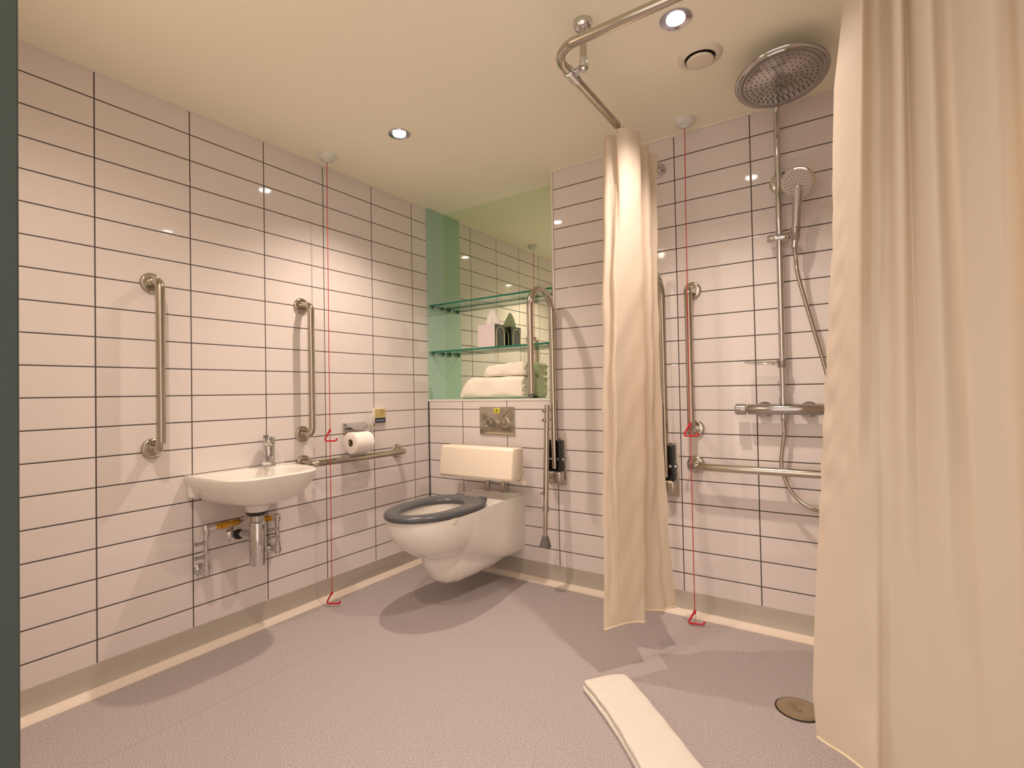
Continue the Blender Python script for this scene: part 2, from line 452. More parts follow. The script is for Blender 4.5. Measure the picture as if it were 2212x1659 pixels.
# ------------------------------------------------------------------ grab bars
def flange(b_parent, p, nrm, r=0.040, name='flange'):
    p = V(p); n = V(nrm)
    b = B(); b.lathe(p, n, [(-0.001, r), (0.006, r), (0.011, r*0.93), (0.013, r*0.8), (0.013, r*0.47), (0.016, 0.0185), (0.024, 0.0178)], 36)
    return b.build(name, M['steel'], b_parent)
def grab_bar(p0, p1, nrm, label, so=0.082, r=0.0168):
    p0 = V(p0); p1 = V(p1); n = V(nrm)
    t = thing('grab_bar', label, 'grab bar', (p0+p1)/2, 'straight stainless grab bars on the tiled walls')
    path = fillet([p0+n*0.012, p0+n*so, p1+n*so, p1+n*0.012], 0.050, 10)
    B().tube(path, r, 22).build('bar_tube', M['steel'], t)
    flange(t, p0, n); flange(t, p1, n)
    return t
grab_bar((0, -1.604, 1.513), (0, -1.604, 0.860), (1, 0, 0), 'tall vertical steel grab bar left of the washbasin')
grab_bar((0, -0.935, 1.508), (0, -0.935, 0.866), (1, 0, 0), 'vertical steel grab bar between the washbasin and the red cord')
grab_bar((0, -0.931, 0.720), (0, -0.294, 0.716), (1, 0, 0), 'horizontal steel grab bar under the toilet paper roll')
grab_bar((1.672, 0, 1.516), (1.672, 0, 0.871), (0, -1, 0), 'vertical steel grab bar in the shower behind a red cord')
grab_bar((1.670, 0, 0.704), (2.330, 0, 0.704), (0, -1, 0), 'horizontal steel grab bar below the shower valve')

# ------------------------------------------------------------------ folding support rails
def folding_rail(xc, label):
    t = thing('folding_rail', label, 'support rail', (xc, 0, 0.67), 'folded-up support rails on the back wall')
    # wall plate
    b = B(); b.box((xc-0.053, -0.006, 0.548), (xc+0.053, 0.0, 0.800), 0.003)
    for z in (0.575, 0.775):
        for dx in (-0.038, 0.038): b.lathe((xc+dx, -0.006, z), (0, -1, 0), [(0, 0.007), (0.003, 0.006), (0.004, 0.003)], 12)
    b.build('wall_plate', M['steel_b'], t)
    # hinge fork with dark sides and rounded cover below
    b = B()
    for s in (-1, 1):
        b.box((xc+s*0.036-0.005, -0.055, 0.618), (xc+s*0.036+0.005, -0.006, 0.792), 0.004)
    b.box((xc-0.024, -0.022, 0.628), (xc+0.024, -0.0062, 0.785), 0.004)
    h = b.build('hinge_bracket', M['black'], t)
    b = B(); b.box((xc-0.048, -0.058, 0.560), (xc+0.048, -0.007, 0.628), 0.016, 4); b.build('hinge_cover', M['steel_b'], t)
    b = B(); b.lathe((xc-0.052, -0.034, 0.690), (1, 0, 0), [(0, 0.009), (0.104, 0.009)], 16); b.build('hinge_pin', M['chrome'], h)
    # the rail: up from the hinge, over in a loop and down to a free end
    y0, y1, zt = -0.040, -0.268, 1.592
    path = fillet([(xc, -0.036, 0.640), (xc, y0, 0.760), (xc, y0, zt), (xc, y1, zt), (xc, y1, 1.044)], [0.2, 0.112, 0.112], 14)
    B().tube(path, 0.0170, 22).build('rail_tube', M['steel'], t)
    B().lathe((xc, y1, 1.048), (0, 0, -1), [(0, 0.0178), (0.010, 0.0178), (0.013, 0.014)], 22).build('end_cap', M['rubber'], t)
    # prop leg hanging from the rail
    lx = xc-0.012
    top = V((lx, -0.088, 0.985)); bot = V((lx, -0.135, 0.275)); d = (bot-top).normalized()
    leg = B().tube([top, top+d*0.56], 0.0150, 18).build('prop_leg', M['steel'], t)
    B().tube([top+d*0.545, top+d*0.705], 0.0125, 18).build('leg_extension', M['steel'], leg)
    B().lathe(top+d*0.535, d, [(0, 0.018), (0.03, 0.018)], 18).build('leg_collar', M['chrome_d'], leg)
    B().lathe(top+d*0.690, d, [(0, 0.0155), (0.008, 0.018), (0.036, 0.026), (0.050, 0.031), (0.056, 0.031)], 24).build('rubber_foot', M['rubber'], leg)
    b = B(); q = top+d*0.47; b.lathe(q+V((-0.03, 0, 0)), (1, 0, 0), [(0, 0.007), (0.02, 0.007)], 12); b.build('adjusting_screw', M['chrome_d'], leg)
    for z in (0.955, 0.905):
        p = top + d*((top.z-z)/-d.z)
        b = B(); b.tube([p+V((-0.004, -0.026, 0)), V((xc, y0-0.006, z))], 0.0062, 12)
        b.lathe(p+V((-0.004, -0.024, 0)), (0, -1, 0), [(0, 0.010), (0.008, 0.010), (0.010, 0.006)], 12)
        b.build('hinge_bolt', M['chrome_d'], t)
    return t
folding_rail(0.942, 'folded-up steel support rail with prop leg beside the toilet')
folding_rail(1.539, 'folded-up steel support rail partly hidden by the small curtain')

# ------------------------------------------------------------------ washbasin
BY, BHW, BPX = -1.262, 0.226, 0.360
def basin_ring(z, k, kx, n=72, x_off=0.0, e=4.0, yc=BY):
    """D-shaped outline: flat on the wall, rounded front. k scales width, kx projection"""
    pts = []
    for q in range(n):
        a = PI*q/(n-1) - PI/2
        ca, sa = max(math.cos(a), 0), math.sin(a)
        y = yc + BHW*k*(abs(sa)**(2/e))*(1 if sa > 0 else -1)
        x = x_off + (BPX*kx-x_off)*(ca**(2/e))
        pts.append(V((x, y, z)))
    return pts
t = thing('washbasin', 'small white ceramic washbasin on the left wall', 'washbasin', (0, BY, 0.70))
b = B(); rings = []
for z, k, kx in ((0.598, 0.14, 0.50), (0.600, 0.26, 0.62), (0.604, 0.40, 0.70), (0.613, 0.56, 0.77), (0.628, 0.72, 0.835), (0.650, 0.85, 0.885), (0.675, 0.93, 0.935), (0.700, 0.975, 0.965), (0.722, 0.998, 0.992), (0.731, 1.0, 0.998), (0.7365, 0.985, 0.985)):
    rings.append(basin_ring(z - 0.012*0 , k, kx))
b.loft(rings)
bowl = b.build('bowl', M['ceramic'], t, angle=70)
# apron along the wall
# bowl hollow
c = B(); rr = []
def inner(z, s, n=48):
    pts = []
    cx, hx, hy = 0.203, 0.130, 0.184
    for q in range(n):
        a = 2*PI*q/n; ca, sa = math.cos(a), math.sin(a); e = 2/2.9
        pts.append(V((cx + hx*s*abs(ca)**e*(1 if ca > 0 else -1), BY + hy*s*abs(sa)**e*(1 if sa > 0 else -1), z)))
    return pts
for z, s in ((0.622, 0.12), (0.626, 0.4), (0.638, 0.66), (0.660, 0.84), (0.690, 0.94), (0.720, 0.985), (0.731, 1.0), (0.738, 1.03), (0.76, 1.05)): rr.append(inner(z, s))
c.loft(rr); cut = c.build('cut', M['ceramic'])
bowl.location = (0, 0, 0)
cut.location = -V((0, BY, 0.70))
# both meshes in the same frame: bowl is offset by its root
bowl.parent = None; boolean(bowl, cut); bowl.parent = t
b = B(); b.box((0.0, BY-0.219, 0.640), (0.036, BY+0.219, 0.727), 0.014, 4); b.build('wall_apron', M['ceramic'], t)
b = B(); b.lathe((0.150, BY, 0.625), (0, 0, -1), [(0, 0.085), (0.012, 0.062), (0.03, 0.050), (0.062, 0.044)], 32); b.build('outlet_neck', M['ceramic'], t)
b = B(); b.lathe((0.150, BY, 0.566), (0, 0, -1), [(0, 0.045), (0.008, 0.043), (0.018, 0.034)], 32); b.build('outlet_gasket', M['black'], t)
b = B(); b.lathe((0.165, BY, 0.6215), (0, 0, 1), [(0, 0.024), (0.003, 0.024), (0.005, 0.018), (0.004, 0.001)], 24); b.build('drain_ring', M['chrome'], t)

# mixer tap standing on the back deck at the right, turned towards the bowl
TX0, TY = 0.048, -1.143
t = thing('mixer_tap', 'chrome lever mixer tap on the washbasin deck', 'tap', (TX0, TY, 0.735))
TD = V((0.80, -0.60, 0)); TS = V((0.60, 0.80, 0))
def tp_(a, z, s_=0.0): return V((TX0, TY, 0)) + TD*a + TS*s_ + V((0, 0, z))
b = B(); b.lathe(tp_(0, 0.734), (0, 0, 1), [(0, 0.030), (0.006, 0.030), (0.010, 0.026), (0.094, 0.025), (0.098, 0.022)], 28); b.build('tap_body', M['chrome'], t)
def rr_sec(a, z, w, h, ax=(0, 0, 1), n=20):
    c = tp_(a, z); out = []; ax = TD*ax[0] + V((0, 0, ax[2]))
    for q in range(n):
        g_ = 2*PI*q/n; ca, sa = math.cos(g_), math.sin(g_); p = 0.5
        out.append(c + TS*(w*abs(ca)**p*(1 if ca > 0 else -1)) + ax*(h*abs(sa)**p*(1 if sa > 0 else -1)))
    return out
b = B(); b.loft([rr_sec(0.010, 0.776, 0.021, 0.017), rr_sec(0.050, 0.774, 0.020, 0.014), rr_sec(0.095, 0.766, 0.019, 0.011, (0.3, 0, 1)), rr_sec(0.108, 0.760, 0.016, 0.009, (0.6, 0, 0.8))])
sp = b.build('spout', M['chrome'], t)
b = B(); b.lathe(tp_(0.092, 0.757), (0, 0, -1), [(0, 0.012), (0.008, 0.012)], 18); b.build('aerator', M['chrome_d'], sp)
b = B(); b.lathe(tp_(0, 0.833), (0, 0, 1), [(0, 0.024), (0.004, 0.027), (0.030, 0.027), (0.036, 0.022)], 28)
b.loft([rr_sec(0.0, 0.866, 0.020, 0.007), rr_sec(0.040, 0.872, 0.019, 0.006), rr_sec(0.078, 0.878, 0.016, 0.005)])
b.build('lever', M['chrome'], t)

# bottle trap
t = thing('bottle_trap', 'chrome bottle trap under the washbasin', 'trap', (0.15, BY, 0.34))
b = B(); b.lathe((0.15, BY, 0.552), (0, 0, -1), [(0, 0.030), (0.008, 0.030), (0.010, 0.026), (0.030, 0.026), (0.034, 0.031), (0.040, 0.033), (0.205, 0.033), (0.211, 0.032), (0.212, 0.030), (0.217, 0.030)], 32); b.build('trap_body', M['chrome'], t)
b = B(); b.tube(fillet([(0.12, BY, 0.460), (0.07, BY-0.006, 0.458), (0.006, BY-0.028, 0.452)], 0.03, 5), 0.0165, 18); b.build('waste_pipe', M['chrome'], t)
b = B(); b.lathe((0.0, BY-0.030, 0.452), (1, 0, 0), [(0, 0.032), (0.004, 0.032), (0.010, 0.024), (0.014, 0.019)], 26); b.build('wall_rosette', M['chrome'], t)
b = B(); b.lathe((0.028, BY-0.022, 0.4535), (1, 0.12, 0.1), [(0, 0.0215), (0.02, 0.0215)], 20); b.build('pipe_seal', M['black'], t)

# supply pipes
def supply(name, label, yw, sgn, zt, zb, ytee):
    t = thing(name, label, 'pipe', (0.02, yw, zb), 'water supply pipes under the washbasin')
    xo = 0.058
    b = B(); b.lathe((0.0, yw, zb), (1, 0, 0), [(-0.001, 0.024), (0.004, 0.024), (0.012, 0.017)], 24); b.build('wall_rosette', M['chrome'], t)
    b = B(); b.tube([(0.006, yw, zb), (xo+0.012, yw, zb)], 0.0135, 18); b.lathe((xo, yw, zb-0.017), (0, 0, 1), [(0, 0.013), (0.02, 0.016), (0.044, 0.014)], 18); b.build('valve_elbow', M['chrome'], t)
    b = B(); b.tube([(xo, yw, zb+0.01), (xo, yw, zt-0.012)], 0.0088, 16)
    for z in (zb+0.062, zt-0.055): b.lathe((xo, yw, z-0.009), (0, 0, 1), [(0, 0.0125), (0.018, 0.0125)], 6)
    for z in (zb+0.035, zt-0.025): b.lathe((xo, yw, z-0.006), (0, 0, 1), [(0, 0.0115), (0.012, 0.0115)], 18)
    b.build('riser_pipe', M['chrome'], t)
    for z in (zb+0.062, zt-0.055):
        b = B(); b.tube([(xo, yw, z), (xo-0.004, yw-0.040, z)], 0.0055, 10); b.lathe((xo-0.004, yw-0.034, z), (0, -1, 0), [(0, 0.008), (0.008, 0.008)], 12); b.build('valve_lever', M['chrome_d'], t)
    b = B(); b.lathe((xo, yw, zt-0.02), (0, 0, 1), [(0, 0.013), (0.014, 0.016), (0.03, 0.015), (0.036, 0.010)], 18)
    b.tube([(xo, yw, zt), (xo+0.006, yw+sgn*0.040, zt+0.002)], 0.0125, 16); b.build('top_elbow', M['chrome'], t)
    b = B(); p0 = V((xo+0.006, yw+sgn*0.036, zt+0.002)); p1 = V((xo+0.012, ytee, zt+0.005)); L = (p1-p0).length; d = p1-p0
    prof = [(0, 0.0125), (0.014, 0.0125), (0.015, 0.010), (0.022, 0.010), (0.023, 0.0145), (L*0.55, 0.0145), (L*0.56, 0.0105), (L*0.7, 0.0105), (L*0.71, 0.013), (L, 0.013)]
    prof = sorted(prof, key=lambda q: q[0]); b.lathe(p0, d, prof, 16); b.build('brass_coupling', M['brass'], t)
    b = B(); end = V((0.062, TY-0.02 + (0.0 if sgn > 0 else 0.02), 0.628))
    if sgn > 0: mid = [p1, p1+V((0.0, 0.020, 0.004)), V((0.080, p1.y+0.030, 0.555)), V((0.080, p1.y+0.042, 0.590)), V((0.070, p1.y+0.05, 0.640))]
    else: mid = [p1, p1+V((0.0, -0.015, 0.0)), V((0.09, p1.y-0.03, 0.53)), V((0.07, p1.y-0.035, 0.60)), V((0.06, p1.y-0.03, 0.65))]
    b.tube(crom(mid, 5), 0.0055, 10); b.build('flexible_tail', M['steel_b'], t)
    return t
supply('supply_pipe', 'chrome water pipe with brass coupling left of the bottle trap', -1.431, 1, 0.512, 0.338, -1.295)
supply('supply_pipe', 'chrome water pipe with brass coupling right of the bottle trap', -1.112, -1, 0.497, 0.345, -1.195)

# ------------------------------------------------------------------ toilet
TX = 0.555
t = thing('toilet', 'white wall-hung toilet with dark grey seat in the corner', 'toilet', (TX, -0.4, 0.1))
def interp(tab, y):
    for (a, *va), (c, *vc) in zip(tab[:-1], tab[1:]):
        if c <= y <= a:
            k = (a-y)/(a-c); k = k*k*(3-2*k)*0.5 + k*0.5
            return [p+(q-p)*k for p, q in zip(va, vc)]
    return tab[-1][1:]
#        y     w_top   z_bowlbottom  w_trap  z_trapbottom
PAN = [(0.0,  0.163, 0.140, 0.150, 0.128),
       (-0.10, 0.163, 0.140, 0.146, 0.112),
       (-0.22, 0.165, 0.160, 0.138, 0.098),
       (-0.34, 0.172, 0.195, 0.124, 0.092),
       (-0.46, 0.183, 0.225, 0.104, 0.092),
       (-0.53, 0.186, 0.240, 0.086, 0.104),
       (-0.58, 0.186, 0.248, 0.066, 0.130),
       (-0.62, 0.184, 0.256, 0.044, 0.180),
       (-0.66, 0.178, 0.266, 0.020, 0.250),
       (-0.70, 0.168, 0.282, 0.010, 0.280),
       (-0.74, 0.151, 0.304, 0.010, 0.302),
       (-0.78, 0.126, 0.335, 0.010, 0.333),
       (-0.815, 0.092, 0.372, 0.008, 0.370),
       (-0.835, 0.055, 0.408, 0.006, 0.406),
       (-0.843, 0.020, 0.438, 0.004, 0.436)]
ZT = 0.472
b = B(); rings = []
ys = [0.0-0.843*k/64 for k in range(65)]
NS = 22
for y in ys:
    w, zb, wt, zt_ = interp(PAN, y)
    f = min(1, max(0, (-y-0.05)/0.45))
    pb = 9.0*(1-f) + 2.3*f                                         # boxy at the wall, round at the bowl
    half = []
    z_lo = min(zb, zt_)
    for k in range(NS+1):
        z = z_lo + (ZT-z_lo)*(k/NS)**1.25
        hb = (z-zb)/(ZT-zb)
        xb = w*(1-(1-hb)**pb)**(1/pb) if hb > 0 else 0.0
        zt_top = max(zb+0.10, zt_+0.02)
        ht = min(1, max(0, (z-zt_)/(0.30-zt_))) if zt_ < 0.29 else 0
        xt = wt*(1-(1-ht)**3.0)**(1/3.0) if ht > 0 else 0.0
        # smooth maximum
        kk = 0.045
        m_ = max(xb, xt); dlt = abs(xb-xt)
        if dlt < kk: m_ += (kk-dlt)**2/(4*kk)
        half.append((m_ if k else 0.002, z))
    ring = [V((TX + x, y, z)) for x, z in half] + [V((TX - x, y, z)) for x, z in half[::-1]]
    rings.append(ring)
b.loft(rings)
pan = b.build('pan', M['ceramic'], t, angle=50)
# hollow of the bowl
c = B(); rr = []
for z, s in ((0.27, 0.25), (0.285, 0.45), (0.32, 0.66), (0.37, 0.83), (0.42, 0.94), (0.455, 0.985), (0.475, 1.0), (0.50, 1.0)):
    rr.append([V((TX + 0.132*s*math.cos(2*PI*q/40), -0.595 + 0.06*(1-s) + 0.205*s*math.sin(2*PI*q/40), z)) for q in range(40)])
c.loft(rr); cut = c.build('cut', M['ceramic']); cut.location = -V((TX, -0.4, 0.1))
pan.parent = None; boolean(pan, cut); pan.parent = t
# raised rear platform
b = B(); b.box((TX-0.155, -0.075, ZT-0.004), (TX+0.155, -0.001, ZT+0.010), 0.007, 3); b.build('rear_ridge', M['ceramic'], t)
# seat ring
def oval(hw, yf, yb, z, e_b, n=64, yc=-0.58):
    pts = []
    for q in range(n):
        a = 2*PI*q/n; ca, sa = math.cos(a), math.sin(a)
        if sa < 0: e = 2/2.05; yy = yc + (yc-yf)*(-abs(sa)**e)
        else: e = 2/e_b; yy = yc + (yb-yc)*(abs(sa)**e)
        pts.append(V((TX + hw*abs(ca)**e*(1 if ca > 0 else -1), yy, z)))
    return pts
b = B()
O = lambda z, d: oval(0.191-d, -0.862+d, -0.298-d, z, 3.2)
I = lambda z, d: oval(0.112+d, -0.790-d, -0.405+d, z, 2.2)
prof = [O(0.474, 0.006), O(0.478, 0.001), O(0.490, 0.0), O(0.498, 0.004), O(0.503, 0.014), O(0.505, 0.028), I(0.504, 0.022), I(0.501, 0.010), I(0.495, 0.002), I(0.484, 0.0), I(0.475, 0.004), O(0.474, 0.006)]
b.loft(prof, True, False, False); bmesh.ops.remove_doubles(b.bm, verts=b.bm.verts, dist=1e-5)
seat = b.build('seat', M['seat'], t, angle=60)
for s in (-1, 1):
    b = B(); b.lathe((TX+s*0.078-0.022, -0.283, 0.488), (1, 0, 0), [(0, 0.013), (0.044, 0.013)], 16); b.box((TX+s*0.078-0.018, -0.296, 0.470), (TX+s*0.078+0.018, -0.268, 0.490), 0.003)
    b.build('seat_hinge', M['seat'], t)
b = B(); b.box((TX+0.158, -0.660, 0.444), (TX+0.184, -0.618, 0.475), 0.006, 3); b.build('seat_buffer', M['plastic_c'], t)
b = B(); b.lathe((TX+0.158, -0.075, 0.395), (1, 0, 0), [(0, 0.009), (0.007, 0.009), (0.009, 0.005)], 16); b.build('fixing_cap', M['plastic'], t)

# padded backrest
t = thing('padded_back_support', 'cream padded back support above the toilet', 'back support', (0.55, -0.05, 0.6))
b = B()
x0, x1 = 0.284, 0.788
prof = [(-0.108, 0.585), (-0.222, 0.578), (-0.236, 0.592), (-0.213, 0.744), (-0.200, 0.756), (-0.108, 0.752)]
prof = [(p.x, p.y) for p in fillet([V((a, c_, 0)) for a, c_ in ([( -0.150, 0.580)] + prof[1:] + [prof[0]] + [(-0.150, 0.580)])], 0.010, 5)][:-1]
xs = [x0, x0+0.003, x0+0.009, x1-0.009, x1-0.003, x1]
sc = [0.86, 0.95, 1.0, 1.0, 0.95, 0.86]
cy, cz = -0.165, 0.667
rings = [[V((x, cy+(y-cy)*k, cz+(z-cz)*(1-(1-k)*0.6))) for y, z in prof] for x, k in zip(xs, sc)]
b.loft(rings); b.build('cushion', M['cushion'], t, angle=50)
b = B(); b.box((0.33, -0.106, 0.590), (0.76, -0.094, 0.735), 0.004); b.build('back_board', M['plastic_c'], t)
b = B(); b.tube(fillet([(0.735, -0.100, 0.575), (0.790, -0.130, 0.566), (0.815, -0.150, 0.566)], 0.02, 5), 0.012, 14); b.build('end_rest', M['plastic_c'], t)
for x in (0.500, 0.610):
    b = B(); b.box((x-0.015, -0.060, ZT+0.009), (x+0.015, -0.046, 0.66), 0.002)
    b.box((x-0.013, -0.096, 0.62), (x+0.013, -0.046, 0.65), 0.002); b.build('support_post', M['steel_b'], t)

# flush plate
t = thing('flush_plate', 'steel toilet flush plate with yellow sticker below the ledge', 'flush plate', (0.54, 0, 0.88))
x0, x1, z0, z1 = 0.418, 0.668, 0.806, 0.970
b = B(); b.box((x0, -0.010, z0), (x1, 0.001, z1), 0.004, 3); b.build('plate', M['steel'], t)
b = B(); b.lathe((0.603, -0.009, 0.880), (0, -1, 0), [(0, 0.031), (0.006, 0.031), (0.009, 0.027), (0.009, 0.023), (0.004, 0.020), (0.005, 0.0)], 32); b.build('flush_button', M['steel'], t)
b = B(); b.tube([(0.585, -0.013, 0.914), (0.632, -0.013, 0.955)], 0.006, 10); b.build('lever_arm', M['steel_b'], t)
b = B(); b.box((0.444, -0.012, 0.824), (0.632, -0.009, 0.830)); b.build('lower_lip', M['bronze'], t)
b = B(); b.lathe((0.484, -0.009, 0.874), (0, -1, 0), [(0, 0.026), (0.004, 0.026), (0.005, 0.020), (0.002, 0.017)], 28); b.build('small_button', M['steel'], t)
b = B(); b.box((0.528, -0.0115, 0.934), (0.566, -0.0098, 0.964), 0.0004); st = b.build('sticker', M['yellow'], t)
b = B(); b.box((0.539, -0.0122, 0.941), (0.555, -0.0112, 0.957)); b.build('sticker_print', M['ink'], st)

# ------------------------------------------------------------------ toilet paper, notice
RY0, RY1, RXC, RZ = -0.708, -0.590, 0.085, 0.806
t = thing('paper_holder', 'chrome toilet paper holder with flap on the left wall', 'paper holder', (0, -0.61, 0.89))
b = B(); b.box((0.0, -0.690, 0.868), (0.012, -0.538, 0.905), 0.003); b.build('wall_plate', M['chrome'], t)
b = B(); b.loft([[V((0.010, y, 0.905)), V((0.010, y, 0.899)), V((0.060, y, 0.886)), V((0.098, y, 0.868)), V((0.098, y, 0.872)), V((0.060, y, 0.891))] for y in (-0.684, -0.545)]); b.build('flap', M['chrome'], t, smooth=False)
b = B(); b.tube(fillet([(0.006, -0.560, 0.885), (RXC, -0.560, 0.872), (RXC, -0.560, RZ), (RXC, -0.715, RZ)], 0.015, 5), 0.006, 12); b.build('roll_arm', M['chrome'], t)
t = thing('toilet_roll', 'white toilet paper roll on the chrome holder', 'toilet roll', (RXC, -0.65, RZ))
b = B()
b.lathe((RXC, RY0, RZ-0.004), (0, 1, 0), [(0.002, 0.020), (0, 0.022), (0, 0.054), (0.002, 0.057), (RY1-RY0-0.002, 0.057), (RY1-RY0, 0.054), (RY1-RY0, 0.022), (RY1-RY0-0.002, 0.020), (0.002, 0.020)], 40, False, False)
b.build('paper', M['paper'], t)
b = B(); b.lathe((RXC, RY0+0.003, RZ-0.004), (0, 1, 0), [(0, 0.0205), (RY1-RY0-0.006, 0.0205), (RY1-RY0-0.006, 0.019), (0, 0.019), (0, 0.0205)], 32, False, False); b.build('cardboard_core', M['card'], t)
b = B()
pts0 = []
for k in range(9):
    a = math.radians(60 - 15*k); pts0.append((RXC + 0.0585*math.cos(a), RZ-0.004 + 0.0585*math.sin(a)))
pr = [[V((x, y, z)) for x, z in pts0] + [V((RXC + (x-RXC)*0.97, y, RZ-0.004 + (z-RZ+0.004)*0.97)) for x, z in pts0[::-1]] for y in (RY0+0.002, RY1-0.002)]
b.loft(pr); b.build('loose_sheet', M['paper'], t)

t = thing('notice_box', 'small wall notice, mustard above a dark band, by the toilet roll', 'notice', (0, -0.435, 0.93))
b = B(); b.box((-0.001, -0.478, 0.890), (0.018, -0.392, 0.976), 0.002); b.build('case', M['plastic_c'], t)
b = B(); b.box((0.017, -0.475, 0.922), (0.0192, -0.395, 0.973)); g_ = b.build('upper_panel', M['gold'], t)
b = B(); b.box((0.017, -0.475, 0.892), (0.0192, -0.395, 0.921)); n_ = b.build('lower_band', M['navy'], t)
b = B()
for k in range(24):
    a0 = 2*PI*k/24
ringp = [V((0.0195, -0.420 + 0.0125*math.cos(2*PI*k/24), 0.951 + 0.0125*math.sin(2*PI*k/24))) for k in range(19)]
b.tube(ringp, 0.0016, 6); b.tube([V((0.0195, -0.425, 0.944)), V((0.0195, -0.416, 0.954))], 0.0016, 6); b.build('emblem', M['ink'], g_)
b = B(); yy = -0.467
while yy < -0.405:
    w = random.choice((0.004, 0.006, 0.003)); b.box((0.0190, yy, 0.9035), (0.0196, yy+w, 0.9085)); yy += w+0.0015
b.build('lettering', M['pale'], n_, smooth=False)

# ------------------------------------------------------------------ pull cords
def pull_cord(x, y, label, rx, ry, zmid, zbot, ang):
    t = thing('pull_cord', label, 'pull cord', (rx, ry, ZC), 'red emergency pull cords from the ceiling')
    b = B(); b.lathe((rx, ry, ZC), (0, 0, -1), [(0, 0.046), (0.004, 0.046), (0.018, 0.043), (0.026, 0.036), (0.029, 0.020), (0.033, 0.014), (0.040, 0.010)], 36); b.build('ceiling_rose', M['plastic'], t)
    b = B(); b.tube([V((rx, ry, ZC-0.038)), V((rx*0.4+x*0.6, ry*0.4+y*0.6, ZC-0.4)), V((x, y, 1.2)), V((x, y, zbot+0.055))], 0.0019, 8); b.build('cord', M['red'], t)
    ca, sa = math.cos(ang), math.sin(ang)
    for z, op in ((zmid, 0.0), (zbot, 1.0)):
        def q(u, v): return V((x+u*ca, y+u*sa, z+v))
        tri = [q(0, 0.062), q(-0.030, 0.006), q(0.030+0.006*op, 0.006), q(0.036+0.004*op, 0.018)]
        b = B(); b.tube(fillet(tri, [0.007, 0.005], 4), 0.0042, 10)
        b.lathe(q(0, 0.066), (0, 0, -1), [(0, 0.004), (0.008, 0.0065), (0.016, 0.005)], 12)
        b.build('handle', M['redp'], t)
    return t
pull_cord(0.108, -0.851, 'red pull cord in front of the left wall near the toilet roll', 0.113, -0.852, 0.822, 0.010, 0.55)
pull_cord(1.6765, -0.118, 'red pull cord in the shower in front of the back wall', 1.682, -0.110, 0.840, 0.004, 0.35)

# ------------------------------------------------------------------ shower
RX, RYY = 2.040, -0.058
t = thing('shower_column', 'chrome shower riser with large round overhead shower', 'shower', (RX, 0, 0.97))
top = 2.245
HC = V((2.092, -0.372, 2.182))
HN = V((0.06, -0.17, -1)).normalized()
b = B(); b.tube(fillet([(RX, RYY, 0.985), (RX+0.004, RYY, top), (HC.x, HC.y, top)], 0.035, 8), 0.0125, 18); b.build('riser_pipe', M['chrome'], t)
b = B(); b.lathe((RX+0.010, 0, 1.930), (0, -1, 0), [(0, 0.047), (0.010, 0.047), (0.022, 0.043), (0.026, 0.036)], 36); b.tube([(RX+0.006, -0.02, 1.930), (RX+0.003, RYY, 1.930)], 0.014, 16); b.build('wall_bracket', M['chrome'], t)
b = B(); b.lathe(HC+V((0, 0, 0.062)), (0, 0, -1), [(0, 0.012), (0.018, 0.014), (0.036, 0.020), (0.046, 0.030)], 24)
hr = 0.155
b.lathe(HC, -HN, [(-0.0, hr-0.008), (0.001, hr-0.002), (0.005, hr), (0.010, hr-0.004), (0.016, hr-0.03), (0.020, 0.04), (0.022, 0.0)], 64)
head = b.build('overhead_shower', M['chrome_d'], t)
b = B()
b.lathe(HC, HN, [(0.0, hr-0.010), (0.0035, hr-0.013), (0.0035, hr-0.028), (0.0028, hr-0.029), (0.0028, hr-0.031), (0.0035, hr-0.032), (0.0035, 0.0)], 64)
u = HN.orthogonal().normalized(); w = HN.cross(u); b.mi = 1
for k in range(1, 8):
    r = 0.0166*k; n = int(2*PI*r/0.0185)
    for q in range(n):
        a = 2*PI*(q+0.5*(k % 2))/n
        b.lathe(HC + (u*math.cos(a)+w*math.sin(a))*r, HN, [(0.0034, 0.0024), (0.0055, 0.0018)], 8)
b.build('spray_plate', [M['chrome_d'], M['nozzle']], head)

t = thing('shower_holder', 'chrome sliding holder clamped on the shower riser', 'holder', (RX, RYY, 1.68))
b = B(); b.lathe((RX-0.042, RYY, 1.684), (1, 0, -0.02), [(0, 0.016), (0.002, 0.0175), (0.040, 0.0175), (0.041, 0.0165), (0.043, 0.0165), (0.044, 0.0175), (0.088, 0.0175), (0.090, 0.016)], 24); b.build('clamp_knob', M['chrome'], t)
b = B(); b.lathe((RX+0.062, RYY-0.034, 1.655), (0.05, -0.22, 1), [(0, 0.0150), (0.004, 0.0175), (0.050, 0.0185), (0.052, 0.0165)], 20); b.tube([(RX+0.044, RYY, 1.683), (RX+0.062, RYY-0.032, 1.682)], 0.011, 14); b.build('cradle', M['chrome_d'], t)

